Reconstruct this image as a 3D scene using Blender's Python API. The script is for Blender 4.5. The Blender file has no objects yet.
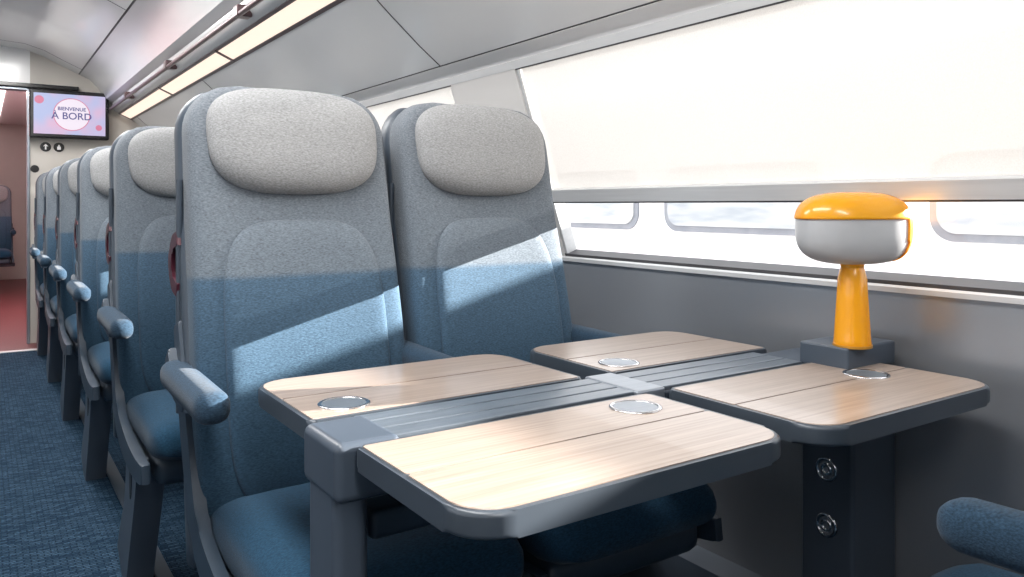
import bpy, bmesh, math, random
from mathutils import Vector, Matrix
random.seed(4)
scene = bpy.context.scene
H = 1.03
pi = math.pi

# ---------------------------------------------------------------- materials
def newmat(name):
    m = bpy.data.materials.new(name); m.use_nodes = True
    nt = m.node_tree
    return m, nt, nt.nodes, nt.links, nt.nodes["Principled BSDF"]

def noise_mat(name, c1, c2, rough=0.5, metal=0.0, scale=(1,1,1), nscale=5.0, bump=0.0, detail=3, coat=0.0, spec=0.5, lo=0.35, hi=0.65):
    m, nt, N, L, b = newmat(name)
    tc = N.new("ShaderNodeTexCoord"); mp = N.new("ShaderNodeMapping")
    mp.inputs["Scale"].default_value = scale
    L.new(tc.outputs["Object"], mp.inputs["Vector"])
    nz = N.new("ShaderNodeTexNoise"); nz.inputs["Scale"].default_value = nscale; nz.inputs["Detail"].default_value = detail
    L.new(mp.outputs[0], nz.inputs["Vector"])
    cr = N.new("ShaderNodeValToRGB")
    cr.color_ramp.elements[0].position = lo; cr.color_ramp.elements[1].position = hi
    cr.color_ramp.elements[0].color = (*c1, 1); cr.color_ramp.elements[1].color = (*c2, 1)
    L.new(nz.outputs["Fac"], cr.inputs["Fac"]); L.new(cr.outputs[0], b.inputs["Base Color"])
    b.inputs["Roughness"].default_value = rough; b.inputs["Metallic"].default_value = metal
    b.inputs["Specular IOR Level"].default_value = spec
    b.inputs["Coat Weight"].default_value = coat
    if bump:
        bp = N.new("ShaderNodeBump"); bp.inputs["Strength"].default_value = bump; bp.inputs["Distance"].default_value = 0.002
        L.new(nz.outputs["Fac"], bp.inputs["Height"]); L.new(bp.outputs[0], b.inputs["Normal"])
    return m

def emis(name, col, st, base=None):
    m, nt, N, L, b = newmat(name)
    b.inputs["Base Color"].default_value = (*(base or col), 1)
    b.inputs["Emission Color"].default_value = (*col, 1)
    b.inputs["Emission Strength"].default_value = st
    return m

def fabric_mat(name, stops, amp=.3, ns=330):
    m, nt, N, L, b = newmat(name)
    tc = N.new("ShaderNodeTexCoord"); sp = N.new("ShaderNodeSeparateXYZ")
    L.new(tc.outputs["Object"], sp.inputs[0])
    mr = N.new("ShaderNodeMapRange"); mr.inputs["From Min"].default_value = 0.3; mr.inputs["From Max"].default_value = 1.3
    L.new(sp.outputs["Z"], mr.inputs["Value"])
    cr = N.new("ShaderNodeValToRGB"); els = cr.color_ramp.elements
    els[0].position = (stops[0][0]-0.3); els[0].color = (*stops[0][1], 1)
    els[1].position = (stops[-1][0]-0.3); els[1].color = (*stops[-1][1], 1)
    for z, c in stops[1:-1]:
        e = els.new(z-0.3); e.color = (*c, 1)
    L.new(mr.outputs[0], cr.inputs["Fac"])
    mp = N.new("ShaderNodeMapping"); mp.inputs["Scale"].default_value = (.55, 1, 1.6)
    L.new(tc.outputs["Object"], mp.inputs["Vector"])
    nz = N.new("ShaderNodeTexNoise"); nz.inputs["Scale"].default_value = ns; nz.inputs["Detail"].default_value = 2
    L.new(mp.outputs[0], nz.inputs["Vector"])
    m2 = N.new("ShaderNodeMapRange"); m2.inputs["From Min"].default_value = 0.3; m2.inputs["From Max"].default_value = 0.7
    m2.inputs["To Min"].default_value = 1-amp; m2.inputs["To Max"].default_value = 1+amp
    L.new(nz.outputs["Fac"], m2.inputs["Value"])
    vm = N.new("ShaderNodeVectorMath"); vm.operation = 'SCALE'
    L.new(cr.outputs[0], vm.inputs[0]); L.new(m2.outputs[0], vm.inputs["Scale"])
    L.new(vm.outputs[0], b.inputs["Base Color"])
    b.inputs["Roughness"].default_value = 0.95
    b.inputs["Specular IOR Level"].default_value = 0.12
    b.inputs["Sheen Weight"].default_value = 0.08
    bp = N.new("ShaderNodeBump"); bp.inputs["Strength"].default_value = 0.4; bp.inputs["Distance"].default_value = 0.0015
    L.new(nz.outputs["Fac"], bp.inputs["Height"]); L.new(bp.outputs[0], b.inputs["Normal"])
    return m

M = {}
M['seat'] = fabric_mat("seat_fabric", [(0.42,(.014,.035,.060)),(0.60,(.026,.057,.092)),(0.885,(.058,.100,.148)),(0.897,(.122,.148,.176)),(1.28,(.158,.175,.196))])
M['cush'] = fabric_mat("cushion_fabric", [(0.32,(.008,.030,.055)),(0.5,(.014,.048,.088)),(1.0,(.014,.048,.088))])
M['head'] = fabric_mat("headrest_fabric", [(0.32,(.25,.255,.262)),(1.28,(.275,.28,.285))], .25)
M['arm'] = fabric_mat("armrest_fabric", [(0.32,(.020,.042,.070)),(1.28,(.024,.048,.078))], .35)
M['shell'] = noise_mat("seat_shell_plastic", (.035,.05,.07), (.045,.06,.08), 0.45, 0.0, nscale=3)
M['navy'] = noise_mat("navy_plastic", (.020,.036,.057), (.027,.044,.067), 0.45, nscale=3)
M['slot_shade'] = noise_mat("painted_slot_shade", (.01,.013,.018), (.014,.018,.024), 0.6)  # dark colour standing in for shade inside the leg slot
M['maroon'] = noise_mat("maroon_plastic", (.05,.009,.018), (.065,.011,.022), 0.35)
M['slate'] = noise_mat("slate_paint", (.045,.060,.082), (.056,.071,.094), 0.38, nscale=4)
M['leg'] = noise_mat("leg_paint", (.058,.078,.105), (.07,.09,.118), 0.4, nscale=4)
M['rim'] = noise_mat("table_rim", (.042,.054,.070), (.052,.065,.082), 0.35, 0.1, nscale=4)
M['alu'] = noise_mat("brushed_aluminium", (.24,.27,.31), (.30,.33,.37), 0.3, 0.6, scale=(1,30,1), nscale=8)
M['spine'] = noise_mat("spine_laminate", (.10,.122,.15), (.135,.16,.19), 0.28, 0.3, scale=(1,30,1), nscale=6)
M['chrome'] = noise_mat("polished_metal", (.6,.6,.62), (.7,.7,.72), 0.15, 1.0)
M['wood'] = noise_mat("pale_wood_laminate", (.26,.20,.162), (.385,.31,.26), 0.28, scale=(1.5,60,1), nscale=3.5, detail=5, coat=0.15, lo=.28, hi=.7)
M['wall'] = noise_mat("wall_panel", (.31,.33,.36), (.34,.36,.39), 0.25, 0.55, nscale=2)
M['pillar'] = noise_mat("pillar_panel", (.60,.59,.58), (.63,.62,.61), 0.4, nscale=2)
M['ceil'] = noise_mat("ceiling_panel", (.86,.86,.86), (.88,.88,.88), 0.25, 0.0, nscale=2, coat=0.3)
M['ceil2'] = noise_mat("ceiling_grey_panel", (.66,.67,.68), (.69,.70,.71), 0.22, 0.2, nscale=2)
M['seam'] = noise_mat("dark_seam", (.05,.05,.055), (.07,.07,.075), 0.6)
M['rail'] = noise_mat("rail_bronze", (.09,.055,.06), (.12,.075,.08), 0.3, 0.5)
M['beige'] = noise_mat("beige_partition", (.50,.47,.43), (.54,.51,.47), 0.5, nscale=3)
M['blindrail'] = noise_mat("blind_rail_aluminium", (.52,.53,.54), (.56,.57,.58), 0.35, 0.2, scale=(30,1,30), nscale=5)
M['strip'] = emis("warm_strip_diffuser", (1.0,.80,.66), .74, (.3,.28,.26))
M['pinkwall'] = noise_mat("vestibule_pink", (.62,.45,.47), (.68,.51,.53), 0.5)
M['redfloor'] = noise_mat("vestibule_floor_vinyl", (.11,.022,.025), (.15,.034,.036), 0.4, nscale=60)
M['thresh'] = noise_mat("threshold_metal", (.6,.6,.6), (.7,.7,.7), 0.4, 0.5)
M['opal'] = noise_mat("opal_diffuser", (.34,.35,.365), (.37,.38,.395), 0.35)
M['black'] = noise_mat("black_gloss", (.008,.008,.01), (.012,.012,.014), 0.2)
M['trainwhite'] = noise_mat("train_white_paint", (.85,.85,.86), (.9,.9,.9), 0.4)
M['traingrey'] = noise_mat("train_window_seal", (.20,.22,.25), (.24,.26,.29), 0.4)
M['trainglass'] = noise_mat("train_window_glass", (.33,.37,.40), (.56,.58,.58), 0.15, scale=(1,.6,3), nscale=1.5)
M['ground'] = noise_mat("ballast_concrete", (.6,.59,.57), (.7,.69,.67), 0.9, nscale=3)

# orange translucent lacquer (lets a little tinted sun through onto the table)
m = noise_mat("orange_lacquer", (.84,.375,.008), (.88,.405,.012), 0.25, coat=0.4)
N = m.node_tree.nodes; L = m.node_tree.links
tr = N.new("ShaderNodeBsdfTransparent"); tr.inputs[0].default_value=(1,.50,.05,1)
mx = N.new("ShaderNodeMixShader"); mx.inputs[0].default_value=.25
L.new(N["Principled BSDF"].outputs[0],mx.inputs[1]); L.new(tr.outputs[0],mx.inputs[2]); L.new(mx.outputs[0],N["Material Output"].inputs[0])
M['orange'] = m

# screen face
m, nt, N, L, b = newmat("screen_display")
tc = N.new("ShaderNodeTexCoord"); nz = N.new("ShaderNodeTexNoise"); nz.inputs["Scale"].default_value = 4
L.new(tc.outputs["Object"], nz.inputs["Vector"])
cr = N.new("ShaderNodeValToRGB"); cr.color_ramp.elements[0].color = (.55,.62,.95,1); cr.color_ramp.elements[1].color = (.95,.55,.75,1)
cr.color_ramp.elements[0].position = .45; cr.color_ramp.elements[1].position = .68
L.new(nz.outputs["Fac"], cr.inputs["Fac"]); L.new(cr.outputs[0], b.inputs["Emission Color"]); b.inputs["Emission Strength"].default_value = 0.55
b.inputs["Base Color"].default_value = (.02,.02,.02,1)
M['screen'] = m
M['scr_pink'] = emis("screen_pink", (.9,.25,.42), .5, (.02,.02,.02))
M['scr_white'] = emis("screen_white", (.95,.85,.97), .62, (.02,.02,.02))
M['scr_navy'] = emis("screen_navy", (.08,.07,.35), .45, (.02,.02,.02))
M['white'] = noise_mat("white_print", (.85,.85,.85), (.9,.9,.9), 0.5)

# carpet
m, nt, N, L, b = newmat("carpet_blue")
tc = N.new("ShaderNodeTexCoord")
mp = N.new("ShaderNodeMapping"); mp.inputs["Scale"].default_value = (1,1,1)
L.new(tc.outputs["Object"], mp.inputs["Vector"])
br = N.new("ShaderNodeTexBrick"); br.inputs["Scale"].default_value = 26
br.inputs["Color1"].default_value = (.038,.074,.115,1); br.inputs["Color2"].default_value = (.008,.024,.047,1); br.inputs["Mortar"].default_value = (.004,.015,.033,1)
br.inputs["Mortar Size"].default_value = .05; br.inputs["Brick Width"].default_value = .9; br.inputs["Row Height"].default_value = .3
L.new(mp.outputs[0], br.inputs["Vector"])
nz = N.new("ShaderNodeTexNoise"); nz.inputs["Scale"].default_value = 160
L.new(tc.outputs["Object"], nz.inputs["Vector"])
mr = N.new("ShaderNodeMapRange"); mr.inputs["From Min"].default_value=.3; mr.inputs["From Max"].default_value=.7; mr.inputs["To Min"].default_value=.5; mr.inputs["To Max"].default_value=1.5
L.new(nz.outputs["Fac"], mr.inputs["Value"])
vm = N.new("ShaderNodeVectorMath"); vm.operation='SCALE'
L.new(br.outputs["Color"], vm.inputs[0]); L.new(mr.outputs[0], vm.inputs["Scale"])
L.new(vm.outputs[0], b.inputs["Base Color"]); b.inputs["Roughness"].default_value = .95; b.inputs["Specular IOR Level"].default_value = .1
bp = N.new("ShaderNodeBump"); bp.inputs["Strength"].default_value = .5; bp.inputs["Distance"].default_value = .003
L.new(nz.outputs["Fac"], bp.inputs["Height"]); L.new(bp.outputs[0], b.inputs["Normal"])
M['carpet'] = m

# window glass
m, nt, N, L, b = newmat("window_glass")
N.remove(b); out = N["Material Output"]
tr = N.new("ShaderNodeBsdfTransparent"); gl = N.new("ShaderNodeBsdfGlossy"); gl.inputs["Roughness"].default_value = .02
mx = N.new("ShaderNodeMixShader"); mx.inputs[0].default_value = .05
L.new(tr.outputs[0], mx.inputs[1]); L.new(gl.outputs[0], mx.inputs[2]); L.new(mx.outputs[0], out.inputs["Surface"])
M['glass'] = m
# blind : perforated screen fabric
m, nt, N, L, b = newmat("roller_blind_fabric")
N.remove(b); out = N["Material Output"]
tr = N.new("ShaderNodeBsdfTransparent"); tl = N.new("ShaderNodeBsdfTranslucent"); df = N.new("ShaderNodeBsdfDiffuse")
tl.inputs["Color"].default_value = (.175,.171,.166,1); df.inputs["Color"].default_value = (.80,.79,.78,1)
tc = N.new("ShaderNodeTexCoord"); wv = N.new("ShaderNodeTexNoise"); wv.inputs["Scale"].default_value = 420
L.new(tc.outputs["Object"], wv.inputs["Vector"])
mr = N.new("ShaderNodeMapRange"); mr.inputs["From Min"].default_value=.3; mr.inputs["From Max"].default_value=.7; mr.inputs["To Min"].default_value=.20; mr.inputs["To Max"].default_value=.30
L.new(wv.outputs["Fac"], mr.inputs["Value"])
m1 = N.new("ShaderNodeMixShader"); m1.inputs[0].default_value = .42
L.new(df.outputs[0], m1.inputs[1]); L.new(tl.outputs[0], m1.inputs[2])
m2 = N.new("ShaderNodeMixShader"); L.new(mr.outputs[0], m2.inputs[0])
L.new(m1.outputs[0], m2.inputs[1]); L.new(tr.outputs[0], m2.inputs[2]); L.new(m2.outputs[0], out.inputs["Surface"])
M['blind'] = m

# ---------------------------------------------------------------- helpers
def link(o, parent=None):
    scene.collection.objects.link(o)
    if parent is not None: o.parent = parent
    return o
def empty(name, loc=(0,0,0), rz=0, parent=None):
    e = bpy.data.objects.new(name, None); e.empty_display_size = .1
    e.location = loc; e.rotation_euler = (0,0,rz)
    return link(e, parent)
def mesh_from(name, bm, mat, smooth=True):
    bmesh.ops.recalc_face_normals(bm, faces=bm.faces)
    me = bpy.data.meshes.new(name); bm.to_mesh(me); bm.free()
    if mat: me.materials.append(mat)
    if smooth:
        for p in me.polygons: p.use_smooth = True
    return me
def obj(name, me, parent=None, wn=True, loc=None):
    o = bpy.data.objects.new(name, me); link(o, parent)
    if loc: o.location = loc
    if wn:
        md = o.modifiers.new("wn", 'WEIGHTED_NORMAL'); md.keep_sharp = True
    return o
def box_mesh(name, x0,x1,y0,y1,z0,z1, bev, mat, seg=3):
    bm = bmesh.new(); bmesh.ops.create_cube(bm, size=1)
    for v in bm.verts:
        v.co = Vector(((x0+x1)/2+v.co.x*(x1-x0), (y0+y1)/2+v.co.y*(y1-y0), (z0+z1)/2+v.co.z*(z1-z0)))
    if bev: bmesh.ops.bevel(bm, geom=list(bm.edges), offset=bev, segments=seg, profile=.5, affect='EDGES')
    return mesh_from(name, bm, mat, bool(bev))
def box(name, x0,x1,y0,y1,z0,z1, bev, mat, parent=None, seg=3):
    return obj(name, box_mesh(name,x0,x1,y0,y1,z0,z1,bev,mat,seg), parent, bool(bev))
def prism_mesh(name, poly, axis, a0, a1, mat, bev=0, seg=2):
    bm = bmesh.new()
    def P(p, a):
        if axis == 'y': return (p[0], a, p[1])
        if axis == 'z': return (p[0], p[1], a)
        return (a, p[0], p[1])
    A = [bm.verts.new(P(p,a0)) for p in poly]; B = [bm.verts.new(P(p,a1)) for p in poly]
    f1 = bm.faces.new(A); f2 = bm.faces.new(B[::-1]); n = len(poly)
    for i in range(n): bm.faces.new((A[i],B[i],B[(i+1)%n],A[(i+1)%n]))
    if bev:
        ed = set(f1.edges) | set(f2.edges)
        bmesh.ops.bevel(bm, geom=list(ed), offset=bev, segments=seg, profile=.5, affect='EDGES')
    me = mesh_from(name, bm, mat, True)
    me.set_sharp_from_angle(angle=math.radians(40))
    return me
def prism(name, poly, axis, a0, a1, mat, parent=None, bev=0, seg=2):
    return obj(name, prism_mesh(name,poly,axis,a0,a1,mat,bev,seg), parent, True)
def rrect(x0,x1,y0,y1,r,n=8):
    if not isinstance(r,(tuple,list)): r=(r,)*4   # order: x1y1, x0y1, x0y0, x1y0
    pts=[]
    for i,(cx,cy,sx,sy) in enumerate(((x1,y1,-1,-1),(x0,y1,1,-1),(x0,y0,1,1),(x1,y0,-1,1))):
        rr=r[i]
        for k in range(n+1):
            a = (i*90+90*k/n)*pi/180
            pts.append((cx+sx*rr+rr*math.cos(a), cy+sy*rr+rr*math.sin(a)))
    return pts
def sgp(v,e): return math.copysign(abs(v)**e, v)
def lathe_mesh(name, prof, mat, n=48):
    bm = bmesh.new(); rings=[]
    for r,z in prof:
        rings.append([bm.verts.new((r*math.cos(2*pi*k/n), r*math.sin(2*pi*k/n), z)) for k in range(n)])
    for a,b_ in zip(rings,rings[1:]):
        for k in range(n): bm.faces.new((a[k],a[(k+1)%n],b_[(k+1)%n],b_[k]))
    bm.faces.new(rings[0]); bm.faces.new(rings[-1])
    me = mesh_from(name, bm, mat); me.set_sharp_from_angle(angle=math.radians(45)); return me
def torus_mesh(name, R, r, mat, flat=1.0, n=40, m_=10):
    bm=bmesh.new(); rings=[]
    for i in range(n):
        a=2*pi*i/n
        rings.append([bm.verts.new(((R+r*math.cos(2*pi*j/m_))*math.cos(a),(R+r*math.cos(2*pi*j/m_))*math.sin(a),r*flat*math.sin(2*pi*j/m_))) for j in range(m_)])
    for i in range(n):
        a=rings[i]; b_=rings[(i+1)%n]
        for j in range(m_): bm.faces.new((a[j],a[(j+1)%m_],b_[(j+1)%m_],b_[j]))
    return mesh_from(name,bm,mat)
def tube(name, pts, r, mat, parent=None, ry=1.0):
    cu = bpy.data.curves.new(name,'CURVE'); cu.dimensions='3D'; cu.bevel_depth=r; cu.bevel_resolution=4; cu.use_fill_caps=True
    s = cu.splines.new('POLY'); s.points.add(len(pts)-1)
    for i,p in enumerate(pts): s.points[i].co=(*p,1)
    cu.materials.append(mat)
    o=bpy.data.objects.new(name,cu); return link(o,parent)

# ---------------------------------------------------------------- seat template
ZT=1.275
def dth(z):
    q = max(0,(z-(ZT-.07))/.07); return .012+.036*math.sqrt(max(0,1-q**2.5))
def wid(z):
    q = max(0,(z-(ZT-.10))/.10)
    base = .217 - .008*max(0,min(1,(z-.6)/.6))
    return base-.10*(1-math.sqrt(max(0,1-q*q)))
def yc(z):
    l = -.12+.048+(z-.48)*.19
    if z<1.0: l -= .014*math.sin(pi*max(0,min(1,(z-.48)/.52)))
    return l
def yf(x,z):
    w=.213; return yc(z)-.048-.016*min(1,abs(x)/w)**3
def loft_back(name, z0, z1, dw, dy, dz, mat, th=1.0, bolster=.016):
    bm=bmesh.new(); rings=[]; n=56; rows=34
    for i in range(rows+1):
        t=i/rows; t = 1-(1-t)**1.35
        z=z0+(z1-z0)*t
        w=wid(z)+dw; d=dth(z)*th
        ring=[]
        for k in range(n):
            a=2*pi*k/n; c=math.cos(a); s=math.sin(a)
            x=w*sgp(c,2/5.5); y=yc(z)+dy+d*sgp(s,2/4)
            if s<0: y-=bolster*min(1,abs(x)/w)**3*abs(s)**.3
            ring.append(bm.verts.new((x,y,z+dz)))
        rings.append(ring)
    for a,b_ in zip(rings,rings[1:]):
        for k in range(n): bm.faces.new((a[k],a[(k+1)%n],b_[(k+1)%n],b_[k]))
    bm.faces.new(rings[0]); bm.faces.new(rings[-1])
    return mesh_from(name,bm,mat)
def pad(name, cz, a, b_, n, T, mat, k=3, nr=14, na=72, taper=0.0, back=.02):
    bm=bmesh.new(); rings=[]
    def pt(r,th):
        x=a*r*sgp(math.cos(th),2/n); z=b_*r*sgp(math.sin(th),2/n)
        x*= 1+taper*z/b_
        return x,z
    c=bm.verts.new((0,yf(0,cz)-T,cz))
    for i in range(1,nr+1):
        r=math.sin(pi/2*i/nr)
        ring=[]
        for j in range(na):
            x,z=pt(r,2*pi*j/na)
            ring.append(bm.verts.new((x, yf(x,min(cz+z,1.26))-T*(1-r**k)**.5, cz+z)))
        rings.append(ring)
    ring=[]
    for j in range(na):
        x,z=pt(.97,2*pi*j/na); ring.append(bm.verts.new((x,yf(x,min(cz+z,1.26))+back,cz+z)))
    rings.append(ring)
    for j in range(na): bm.faces.new((c,rings[0][j],rings[0][(j+1)%na]))
    for p,q in zip(rings,rings[1:]):
        for j in range(na): bm.faces.new((p[j],q[j],q[(j+1)%na],p[(j+1)%na]))
    bm.faces.new(rings[-1])
    return mesh_from(name,bm,mat)
def ribbon_mesh(name, pts, hw, x0, x1, mat, bev=.006):
    L_=[];R_=[]
    for i,p in enumerate(pts):
        a=Vector(pts[max(0,i-1)]); c=Vector(pts[min(len(pts)-1,i+1)]); d=(c-a).normalized(); n_=Vector((-d.y,d.x))
        h=hw[i] if isinstance(hw,(list,tuple)) else hw
        L_.append(Vector(p)+n_*h); R_.append(Vector(p)-n_*h)
    poly=[tuple(v) for v in L_]+[tuple(v) for v in R_[::-1]]
    return prism_mesh(name, poly,'x',x0,x1,mat,bev)
def smoothpts(P,n=6):
    out=[]
    Q=[P[0]]+list(P)+[P[-1]]
    for i in range(1,len(Q)-2):
        p0,p1,p2,p3=[Vector(q) for q in Q[i-1:i+3]]
        for k in range(n):
            t=k/n
            v=.5*((2*p1)+(-p0+p2)*t+(2*p0-5*p1+4*p2-p3)*t*t+(-p0+3*p1-3*p2+p3)*t**3)
            out.append(tuple(v))
    out.append(tuple(P[-1])); return out

def cushion_mesh():
    bm=bmesh.new(); rings=[]; n=40
    ys=[-.565,-.56,-.545,-.52,-.48,-.40,-.30,-.2,-.12,-.07]
    for y in ys:
        q=max(0,(-.50-y)/.065); q=min(q,1)
        top=.505+.006*math.sin((y+.5)*6)-.05*(1-math.sqrt(1-q*q)) - (.015 if y>-.15 else 0)
        bot=.39+.03*q
        w=.203-.03*(1-math.sqrt(max(0,1-q*q)))
        cz=(top+bot)/2; h=(top-bot)/2
        rings.append([bm.verts.new((w*sgp(math.cos(2*pi*k/n),2/5), y, cz+h*sgp(math.sin(2*pi*k/n),2/3.2))) for k in range(n)])
    for a,b_ in zip(rings,rings[1:]):
        for k in range(n): bm.faces.new((a[k],a[(k+1)%n],b_[(k+1)%n],b_[k]))
    bm.faces.new(rings[0]); bm.faces.new(rings[-1])
    return mesh_from("cushion",bm,M['cush'])
def arm_mesh(name,x,y0=-.30):
    bm=bmesh.new(); rings=[]; n=28
    y1=.03; ts=[0,.004,.012,.025,.045,.07,.1,.15,.25,.4,.55,.7,.85,.92,.96,.985,1]
    for t in ts:
        y=y0+(y1-y0)*t
        e=min(1,(y-y0)/.032); e=math.sqrt(max(0,1-(1-e)**2)); e=max(e,.10)
        e2=min(1,(y1-y)/.02); e2=math.sqrt(max(0,1-(1-e2)**2)); e2=max(e2,.3)
        s=e*e2; zc=.70+.006*t
        rings.append([bm.verts.new((x+.029*s*sgp(math.cos(2*pi*k/n),2/2.6), y, zc+.027*s*sgp(math.sin(2*pi*k/n),2/2.6))) for k in range(n)])
    for a,b_ in zip(rings,rings[1:]):
        for k in range(n): bm.faces.new((a[k],a[(k+1)%n],b_[(k+1)%n],b_[k]))
    bm.faces.new(rings[0]); bm.faces.new(rings[-1])
    return mesh_from(name,bm,M['arm'])
T_=[]
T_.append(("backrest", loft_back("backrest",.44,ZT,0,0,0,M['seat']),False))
T_.append(("back_shell", loft_back("back_shell",.36,ZT-.012,.006,.045,0,M['shell'],th=.8,bolster=0),False))
T_.append(("lumbar_pad", pad("lumbar_pad",.725,.165,.275,4,.016,M['seat'],k=14),False))
T_.append(("headrest", pad("headrest",1.162,.178,.110,3.0,.052,M['head'],k=3.2,taper=.03),False))
T_.append(("cushion", cushion_mesh(),False))
T_.append(("seat_pan", box_mesh("seat_pan",-.19,.19,-.52,.0,.34,.41,.025,M['navy']),True))
frame_pts=smoothpts([(.04,.80),(.0,.68),(-.055,.55),(-.12,.44),(-.26,.39),(-.42,.375),(-.54,.385)])
fw=[.022+.012*math.sin(pi*i/(len(frame_pts)-1)) for i in range(len(frame_pts))]
for sx,nm in ((-1,'a'),(1,'b')):
    T_.append(("side_frame_"+nm, ribbon_mesh("side_frame_"+nm,frame_pts,fw,sx*.216-.011,sx*.216+.011,M['navy'],.006),True))
arm_std=arm_mesh("armrest_a",-.232); arm_long=arm_mesh("armrest_long",-.232,-.375)
T_.append(("armrest_a", arm_std,False))
brk=ribbon_mesh("armrest_bracket",smoothpts([(.05,.74),(.0,.69),(-.10,.672)]),.018,-.243,-.215,M['navy'])
T_.append(("armrest_bracket", brk,True))
leg_pts=smoothpts([(-.33,.40),(-.315,.31),(-.265,.19),(-.20,.09),(-.15,0.0)])
nl=len(leg_pts)
lw=[.10-.036*math.sin(pi/2*min(1,i/(nl*.55)))+.026*max(0,(i/nl-.5)*2) for i in range(nl)]
T_.append(("leg", ribbon_mesh("leg",leg_pts,lw,-.218,-.15,M['leg'],.014),True))
slot=[(-.325+.016*math.cos(a)+.012*math.sin(a)*-.5, .315+.055*math.sin(a)) for a in [2*pi*k/24 for k in range(24)]]
T_.append(("leg_slot", prism_mesh("leg_slot",slot,'x',-.2195,-.1485,M['slot_shade']),True))  # solid dark patch painted as the shaded slot, no opening cut
T_.append(("cross_beam", box_mesh("cross_beam",-.20,.24,-.36,-.27,.30,.345,.01,M['navy']),True))
T_.append(("coat_handle", ribbon_mesh("coat_handle",smoothpts([(.045,.965),(.10,.945),(.105,.885),(.045,.862)]),.014,-.225,-.195,M['maroon'],.005),True))
T_.append(("back_tube", prism_mesh("back_tube",rrect(-.224,-.212,.045,.06,.005,4),'z',.62,1.08,M['shell']),True))

def seat(loc, rz=0, arms='a', long=False):
    e=empty("train_seat",loc,rz)
    for nm,me,wn in T_:
        if nm=="armrest_a" and long: me=arm_long
        obj(nm,me,e,wn)
    if arms=='ab':
        o=obj("armrest_b",arm_long if long else arm_std,e,False); o.location.x=.458
        o=obj("armrest_bracket_b",brk,e,True); o.location.x=.458
    return e
XA,XW=.543,1.0
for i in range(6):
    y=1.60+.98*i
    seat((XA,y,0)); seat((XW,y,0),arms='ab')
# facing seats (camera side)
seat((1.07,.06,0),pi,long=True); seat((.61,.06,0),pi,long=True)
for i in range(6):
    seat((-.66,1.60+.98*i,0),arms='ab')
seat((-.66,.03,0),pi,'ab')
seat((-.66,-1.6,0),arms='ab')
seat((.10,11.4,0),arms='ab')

# ---------------------------------------------------------------- shell
MX=.1    # symmetry plane of the coach
Y0,Y1=-2.6,6.85
a_v=Vector((-.19,.564)); a_l=a_v.length; a_n=a_v/a_l; nrm=Vector((a_n.y,-a_n.x))
def lp(s,off): # lean frame -> (x,z)
    p=Vector((1.5,.872))+a_v*s+nrm*off
    return (p.x,p.y)
def mir(poly,m): return [(2*MX-p[0],p[1]) for p in poly] if m else poly
def lean_poly(s0,s1,o0,o1): return [lp(s0,o0),lp(s1,o0),lp(s1,o1),lp(s0,o1)]
box("floor",-1.35,1.56,Y0,Y1-.35,-.06,0,0,M['carpet'])
box("trim_1",-1.35,1.56,Y1-.35,Y1-.29,-.06,.004,0,M['thresh'])
box("floor_vestibule",-1.35,1.56,Y1-.29,13,-.06,0,0,M['redfloor'])
wins=[(-2.45,-.63),(-.25,1.92),(2.30,4.45),(4.83,6.75)]
for mi,side in ((0,'right'),(1,'left')):
    W=empty("wall_"+side)
    prism("lower_panel",mir([(1.5,0),(1.56,0),(1.56,.872),(1.5,.872)],mi),'y',Y0,Y1,M['wall'],W)
    edges=[Y0]+[v for w in wins for v in w]+[Y1]
    for k in range(0,len(edges),2):
        prism("pillar_%d"%k,mir(lean_poly(0,1.0,-.002,.05),mi),'y',edges[k],edges[k+1],M['pillar'],W)
    prism("sill",mir([(1.490,.858),(1.56,.858),(1.56,.870),(1.494,.872),(1.490,.868)],mi),'y',Y0,Y1,M['blindrail'],W)
    prism("header_trim",mir(lean_poly(.995,1.035,-.003,.06),mi),'y',Y0,Y1,M['ceil2'],W)
    prism("heater_cover",mir([(1.43,0.0),(1.5,0),(1.5,.17),(1.45,.15)],mi),'y',Y0,Y1,M['slate'],W)
    for k,(a,b_) in enumerate(wins):
        E=empty("window_%d"%(k+1+4*mi))
        prism("glass_pane",mir(lean_poly(.0,1.0,.028,.032),mi),'y',a,b_,M['glass'],E)
        prism("seal_bottom",mir(lean_poly(0,.014,.0,.04),mi),'y',a,b_,M['seam'],E)
        prism("seal_top",mir(lean_poly(.988,.995,.0,.04),mi),'y',a,b_,M['seam'],E)
        for nm,q0,q1 in (("seal_a",a,a+.012),("seal_b",b_-.012,b_)):
            prism(nm,mir(lean_poly(0,1,.002,.04),mi),'y',q0,q1,M['blindrail'],E)
        if mi==0:
            B=empty("roller_blind",parent=E)
            prism("fabric",mir(lean_poly(.33,.995,.012,.0135),mi),'y',a+.014,b_-.014,M['blind'],B)
            prism("bottom_rail",mir(lean_poly(.300,.362,-.006,.018),mi),'y',a+.013,b_-.013,M['blindrail'],B,bev=.003)
            prism("bottom_lip",mir(lean_poly(.291,.300,-.002,.014),mi),'y',a+.013,b_-.013,M['seam'],B)

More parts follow.
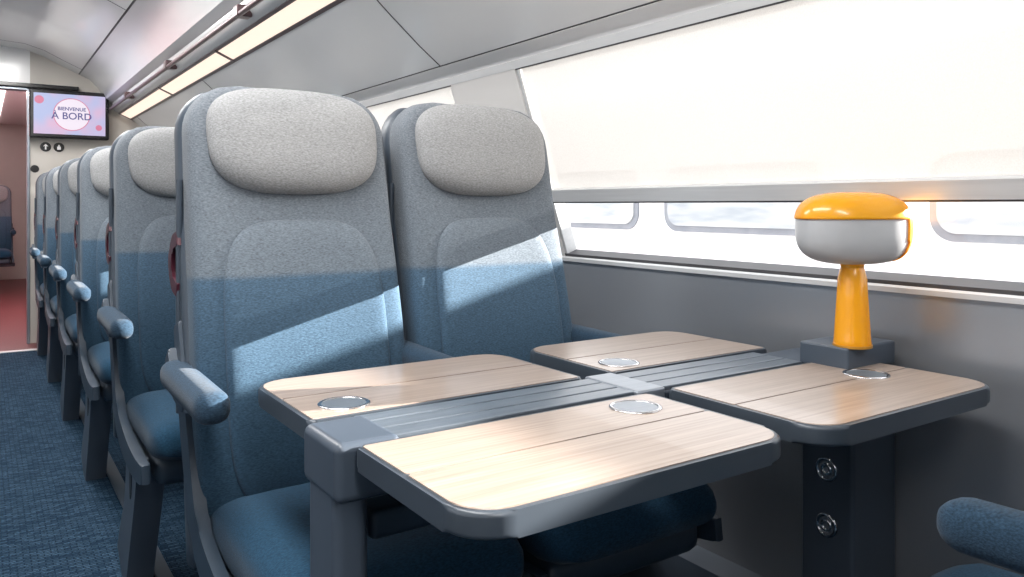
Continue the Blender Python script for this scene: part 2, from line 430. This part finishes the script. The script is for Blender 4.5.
C=empty("ceiling")
def strip_panel(nm,p,mat,th=.03,y0=Y0,y1=Y1):
    up=[(a+th*.6,b_+th) for a,b_ in p]
    for mi in (0,1):
        prism(nm+("_l" if mi else "_r"),mir(p+up[::-1],mi),'y',y0,y1,mat,C)
cove0=[(1.318,1.452),(1.262,1.486)]
cove=[(1.257,1.490),(1.18,1.548),(1.08,1.632),(.99,1.712)]
strip_panel("window_cornice",cove0,M['ceil'])
strip_panel("cornice_seam",[(1.265,1.487),(1.256,1.493)],M['seam'],th=.02)
strip_panel("rack_underside",cove,M['ceil'])
nose=[(.902,1.753),(.872,1.765),(.85,1.79),(.845,1.82),(.80,1.845)]
strip_panel("rack_nose",nose,M['ceil2'])
up1=[(.80,1.845),(.76,1.93),(.70,1.995),(.63,2.03)]
strip_panel("bin_face",up1,M['ceil2'])
strip_panel("bin_seam",[(.63,2.03),(.62,2.034)],M['seam'])
up2=[(.62,2.034),(.50,2.09),(.38,2.15),(.26,2.185),(MX,2.195)]
strip_panel("ceiling_centre",up2,M['ceil'])
for k,yy in enumerate((-2.1,.1,2.28,4.46,6.6)):
    for mi in (0,1):
        for j,(p,q) in enumerate(list(zip(cove,cove[1:]))+list(zip(up2,up2[1:]))):
            d=.0012
            prism("cross_seam_%d_%d"%(k,j),mir([(p[0]-d,p[1]-d),(q[0]-d,q[1]-d),(q[0]+d,q[1]+d),(p[0]+d,p[1]+d)],mi),'y',yy-.002,yy+.002,M['seam'],C)
for mi,nm in ((0,'a'),(1,'b')):
    S=empty("strip_light_"+nm,parent=C)
    ys=[Y0,-.4,1.0,2.4,3.8,5.2,Y1]
    for a,b_ in zip(ys,ys[1:]):
        prism("diffuser",mir([(.982,1.714),(.912,1.746),(.918,1.765),(.99,1.727)],mi),'y',a+.012,b_-.012,M['strip'],S)
        prism("divider",mir([(.990,1.705),(.898,1.747),(.91,1.768),(.995,1.73)],mi),'y',b_-.012,b_+.012,M['rail'],S)
    prism("frame_a",mir([(.995,1.704),(.982,1.712),(.986,1.724),(1.0,1.716)],mi),'y',Y0,Y1,M['rail'],S)
    prism("frame_b",mir([(.912,1.744),(.898,1.750),(.903,1.765),(.915,1.758)],mi),'y',Y0,Y1,M['rail'],S)
    R=empty("luggage_rack_rail_"+nm,parent=C)
    rx=.825 if not mi else 2*MX-.825
    tube("rail_tube",[(rx,Y0+.1,1.765),(rx,Y1-.05,1.765)],.011,M['rail'],R)
    for yy in [ -1.1,.3,1.7,3.1,4.5,5.9]:
        xa,xb=(rx-.014,rx+.045) if not mi else (rx-.045,rx+.014)
        box("rail_bracket",xa,xb,yy-.03,yy+.03,1.755,1.80,.006,M['rail'],R)

# end wall toward vestibule with door opening x -.10 .. .30, z<1.90
Wf=empty("wall_end")
box("partition_right",.305,1.56,Y1,Y1+.06,0,2.3,0,M['beige'],Wf)
box("partition_left",-1.36,-.105,Y1,Y1+.06,0,2.3,0,M['beige'],Wf)
box("door_header",-.105,.305,Y1,Y1+.06,1.90,2.3,0,M['ceil'],Wf)
box("header_trim",-.2,.62,Y1-.05,Y1,1.90,1.93,.004,M['black'],Wf)
D=empty("door_1")
box("jamb_a",.285,.305,Y1-.02,Y1+.08,0,1.9,.004,M['alu'],D)
box("jamb_b",-.105,-.085,Y1-.02,Y1+.08,0,1.9,.004,M['alu'],D)
box("lintel",-.105,.305,Y1-.02,Y1+.08,1.88,1.90,.004,M['alu'],D)
Wb=empty("wall_rear")
box("partition",-1.36,1.56,Y0-.06,Y0,0,2.3,0,M['beige'],Wb)
V=empty("wall_vestibule")
box("side_a",.62,.68,Y1+.06,12.9,0,2.2,0,M['pinkwall'],V)
box("side_b",-.48,-.42,Y1+.06,12.9,0,2.2,0,M['pinkwall'],V)
box("end_panel",-.5,.7,12.9,13,0,2.2,0,M['beige'],V)
box("ceiling_vestibule",-.5,.7,Y1+.06,13,2.15,2.2,0,M['ceil'],V)
box("luminous_band",.0,.2,Y1+.4,12.5,2.14,2.152,0,emis("vestibule_light",(1,.8,.8),3),V)
box("interior_door_post",.42,.50,8.6,8.72,0,2.15,0.01,M['slate'],V)

# information screen
SC=empty("information_screen",(.557,Y1-.09,1.707))
box("housing",-.262,.262,-.03,.05,-.18,.18,.012,M['black'],SC)
box("display",-.235,.235,-.034,-.029,-.150,.150,.0,M['screen'],SC)
def disc(nm,r,mat,x,z,y,par,sx=1):
    pr=[(sx*r*math.cos(2*pi*k/48)+x, r*math.sin(2*pi*k/48)+z) for k in range(48)]
    return prism(nm,pr,'y',y-.001,y,mat,par)
disc("logo_ring",.122,M['scr_pink'],.01,0,-.035,SC)
disc("logo_disc",.116,M['scr_white'],.01,0,-.0365,SC)
disc("blob_a",.03,M['scr_pink'],-.20,.10,-.035,SC)
disc("blob_b",.022,M['scr_pink'],.19,-.09,-.035,SC)
def text(nm,s,size,mat,loc,par,off=.0008):
    cu=bpy.data.curves.new(nm,'FONT'); cu.body=s; cu.size=size; cu.align_x='CENTER'; cu.align_y='CENTER'; cu.extrude=.0005; cu.offset=off
    cu.materials.append(mat); o=bpy.data.objects.new(nm,cu); link(o,par); o.location=loc; o.rotation_euler=(pi/2,0,0); return o
text("caption_small","BIENVENUE",.036,M['scr_navy'],(.01,-.040,.040),SC)
text("caption","À BORD",.072,M['scr_navy'],(.01,-.040,-.014),SC)
SG=empty("pictogram_sign",(0,0,0))
for x in (.405,.492):
    disc("disc",.036,M['black'],x,1.467,Y1-.002,SG)
prism("arrow",[(.405,1.489),(.423,1.470),(.410,1.474),(.410,1.447),(.400,1.447),(.400,1.474),(.387,1.470)],'y',Y1-.006,Y1-.004,M['white'],SG)
prism("luggage_symbol",[(.480,1.449),(.504,1.449),(.504,1.472),(.497,1.472),(.497,1.484),(.487,1.484),(.487,1.472),(.480,1.472)],'y',Y1-.006,Y1-.004,M['white'],SG)
disc("disc_small",.028,M['black'],.335,1.30,Y1-.002,SG)

# ---------------------------------------------------------------- folding table
ZTB=.73
TB=empty("folding_table")
def leaf(nm,x0,x1,y0,y1,ysplit,cup,outer):
    r_in=.012; r=.055
    if outer=='near': rr=(r_in,r_in,r,r)
    else: rr=(r,r,r_in,r_in)
    prism(nm+"_rim",rrect(x0,x1,y0,y1,rr),'z',ZTB-.030,ZTB-.0012,M['rim'],TB,bev=.006,seg=3)
    g=.0018; i=.0075
    if outer=='near':
        p1=rrect(x0+i,x1-i,y0+i,ysplit-g,(.003,.003,r-i,r-i)); p2=rrect(x0+i,x1-i,ysplit+g,y1-i,.004)
    else:
        p1=rrect(x0+i,x1-i,ysplit+g,y1-i,(r-i,r-i,.003,.003)); p2=rrect(x0+i,x1-i,y0+i,ysplit-g,.004)
    prism(nm+"_top_outer",p1,'z',ZTB-.004,ZTB,M['wood'],TB,bev=.001,seg=1)
    prism(nm+"_top_inner",p2,'z',ZTB-.004,ZTB,M['wood'],TB,bev=.001,seg=1)
    box(nm+"_bracket",x0+.08,x1-.08,y0+.06,y1-.06,ZTB-.045,ZTB-.022,.006,M['slate'],TB)
    cx,cy=cup
    obj(nm+"_cup_ring",torus_mesh("ring",.036,.0035,M['chrome'],.5),TB,False,(cx,cy,ZTB+.0005))
    obj(nm+"_cup_well",lathe_mesh("well",[(.0001,.0006),(.034,.0006),(.034,.0012),(.0001,.0004)],M['alu']),TB,False,(cx,cy,ZTB))
leaf("aisle_near",.386,.886,.640,.922,.790,(.805,.862),'near')
leaf("aisle_far",.378,.872,1.062,1.350,1.205,(.455,1.125),'far')
leaf("window_near",.932,1.422,.630,.925,.790,(1.30,.80),'near')
leaf("window_far",.937,1.375,1.065,1.355,1.205,(1.005,1.122),'far')
box("spine_core",.385,1.49,.935,1.057,ZTB-.06,ZTB-.006,.008,M['slate'],TB)
for k,(a,b_) in enumerate(((.938,.975),(.979,1.016),(1.020,1.054))):
    box("spine_strip_%d"%k,.44,1.31,a,b_,ZTB-.008,ZTB-.001,.0015,M['spine'],TB,2)
box("spine_cap",.364,.455,.925,1.050,ZTB-.075,ZTB+.002,.012,M['slate'],TB,4)
box("spine_joint",.872,.934,.928,1.064,ZTB-.03,ZTB+.001,.004,M['alu'],TB)
box("aisle_post",.366,.414,.935,1.035,0,ZTB-.04,.014,M['slate'],TB,4)
box("aisle_post_foot",.35,.45,.90,1.07,0,.02,.006,M['navy'],TB)
box("window_post",1.352,1.498,.858,.972,0,ZTB-.03,.008,M['slate'],TB,3)
for zz in (.52,.412):
    for nm,me in (("socket_ring",torus_mesh("sr",.020,.004,M['chrome'],.8)),("socket_inner",torus_mesh("si",.009,.004,M['chrome'],.8)),("socket_face",lathe_mesh("sf",[(.0001,-.002),(.020,-.002),(.020,.0005),(.0001,.0005)],M['alu']))):
        o=obj(nm,me,TB,False,(1.3515,.914,zz)); o.rotation_euler=(0,-pi/2,0)
box("under_beam",.43,1.35,.97,1.03,.58,.62,.01,M['navy'],TB)

# ---------------------------------------------------------------- lamp
LM=empty("table_lamp",(1.347,.857,ZTB))
box("socket_box",-.038,.12,-.015,.088,-.006,.038,.005,M['slate'],LM)
prof=[(.0001,.038),(.0325,.038),(.0335,.044),(.0325,.050),(.0300,.09),(.0275,.13),(.0255,.165),(.0225,.177),(.019,.188),(.019,.21),(.0001,.21)]
obj("stem",lathe_mesh("stem",prof,M['orange']),LM,False)
obj("foot_ring",lathe_mesh("foot_ring",[(.0001,.0365),(.035,.0365),(.035,.041),(.0001,.041)],noise_mat("brass_dark",(.45,.22,.03),(.5,.26,.04),.3,.4)),LM,False)
def head_mesh(name,a,b_,c,mats,sel=None):
    bm=bmesh.new(); rings=[]; nu=96; nv=60
    for i in range(1,nv):
        ph=-pi/2+pi*i/nv
        rings.append([bm.verts.new((a*sgp(math.cos(ph),2/3.2)*sgp(math.cos(2*pi*k/nu),2/2.5), b_*sgp(math.cos(ph),2/3.2)*sgp(math.sin(2*pi*k/nu),2/2.5), c*sgp(math.sin(ph),2/2.8))) for k in range(nu)])
    for p,q in zip(rings,rings[1:]):
        for k in range(nu): bm.faces.new((p[k],p[(k+1)%nu],q[(k+1)%nu],q[k]))
    bm.faces.new(rings[0]); bm.faces.new(rings[-1])
    if sel:
        rem=[f for f in bm.faces if not sel(f.calc_center_median())]
        bmesh.ops.delete(bm,geom=rem,context='FACES')
    return mesh_from(name,bm,mats)
HD=empty("head",(0,0,.256),math.radians(-34.1+4),LM)
obj("diffuser",head_mesh("diffuser",.1025,.0675,.066,M['opal']),HD,False)
def hsel(p):
    q=p.x+.25*p.y
    return p.z>.018 or q>.068
hood=obj("hood",head_mesh("hood",.1055,.070,.0685,M['orange'],hsel),HD,False)
sd=hood.modifiers.new("thick",'SOLIDIFY'); sd.thickness=.003; sd.offset=-1
obj("neck",lathe_mesh("neck",[(.0001,-.075),(.020,-.075),(.022,-.06),(.0001,-.06)],M['orange']),HD,False)

FR=empty("seat_floor_rail")
for x in (.42,1.15):
    box("rail",x-.02,x+.02,Y0+.1,Y1-.5,0,.008,.002,M['slate'],FR)
UB=empty("underseat_box")
box("casing",.62,1.40,1.55,1.95,.0,.26,.02,M['navy'],UB)

# ---------------------------------------------------------------- outside
box("ground_outside",-60,60,-60,60,-1.5,-1.4,0,M['ground'])
NT=empty("neighbouring_train")
prism("body",[(9,-.9),(9.0,2.92),(9.6,2.97),(11.5,2.97),(11.8,2.5),(11.8,-.9)],'y',-20,32,M['trainwhite'],NT)  # roof height raised to cut off the lower sunlight on the seats
for a,b_ in ((-3.2,.4),(1.0,4.75),(6.15,8.95),(9.55,12.4),(13.0,15.8),(16.4,19.2)):
    prism("window_seal",rrect(a,b_,.62,1.62,.28,8),'x',8.97,9.0,M['traingrey'],NT)
    prism("window_pane",rrect(a+.09,b_-.09,.71,1.53,.22,8),'x',8.95,8.985,M['trainglass'],NT)
prism("stripe",[(-20,.12),(32,.12),(32,.2),(-20,.2)],'x',8.985,9.001,noise_mat("stripe_grey",(.5,.52,.55),(.55,.57,.6),.4),NT)

# ---------------------------------------------------------------- lights
w=bpy.data.worlds.new("sky"); scene.world=w; w.use_nodes=True
bg=w.node_tree.nodes["Background"]; bg.inputs[0].default_value=(.95,.97,1.0,1); bg.inputs[1].default_value=1.9
su=bpy.data.lights.new("sun","SUN"); su.energy=24; su.angle=math.radians(.2); su.color=(1,.94,.87)
so=bpy.data.objects.new("sun",su); link(so)
d=Vector((-1,.35,-.26)).normalized(); so.rotation_euler=d.to_track_quat('-Z','Y').to_euler(); so.location=(6,-2,5)
for k,y in enumerate((-1.2,1.0,3.2,5.4)):  # added fill lights to brighten the interior; no fixture in the ceiling here
    l=bpy.data.lights.new("ceiling_fill","AREA"); l.shape='RECTANGLE'; l.size=.35; l.size_y=1.6; l.energy=28; l.color=(1,.98,.96)
    o=bpy.data.objects.new("ceiling_fill",l); link(o); o.location=(MX,y,2.17)
l=bpy.data.lights.new("vestibule_lamp","AREA"); l.size=.6; l.energy=30; l.color=(1,.88,.88)
o=bpy.data.objects.new("vestibule_lamp",l); link(o); o.location=(.1,8.5,2.1)

# ---------------------------------------------------------------- camera
cam=bpy.data.cameras.new("camera"); cam.sensor_width=36; cam.lens=785/1024*36; cam.shift_y=-(288.5-205)/1024; cam.clip_start=.02
co=bpy.data.objects.new("camera",cam); link(co); co.location=(0,0,H); co.rotation_euler=(pi/2,0,-math.radians(34.1))
scene.camera=co
scene.view_settings.view_transform='Standard'
scene.view_settings.look='None'
scene.view_settings.exposure=0.58
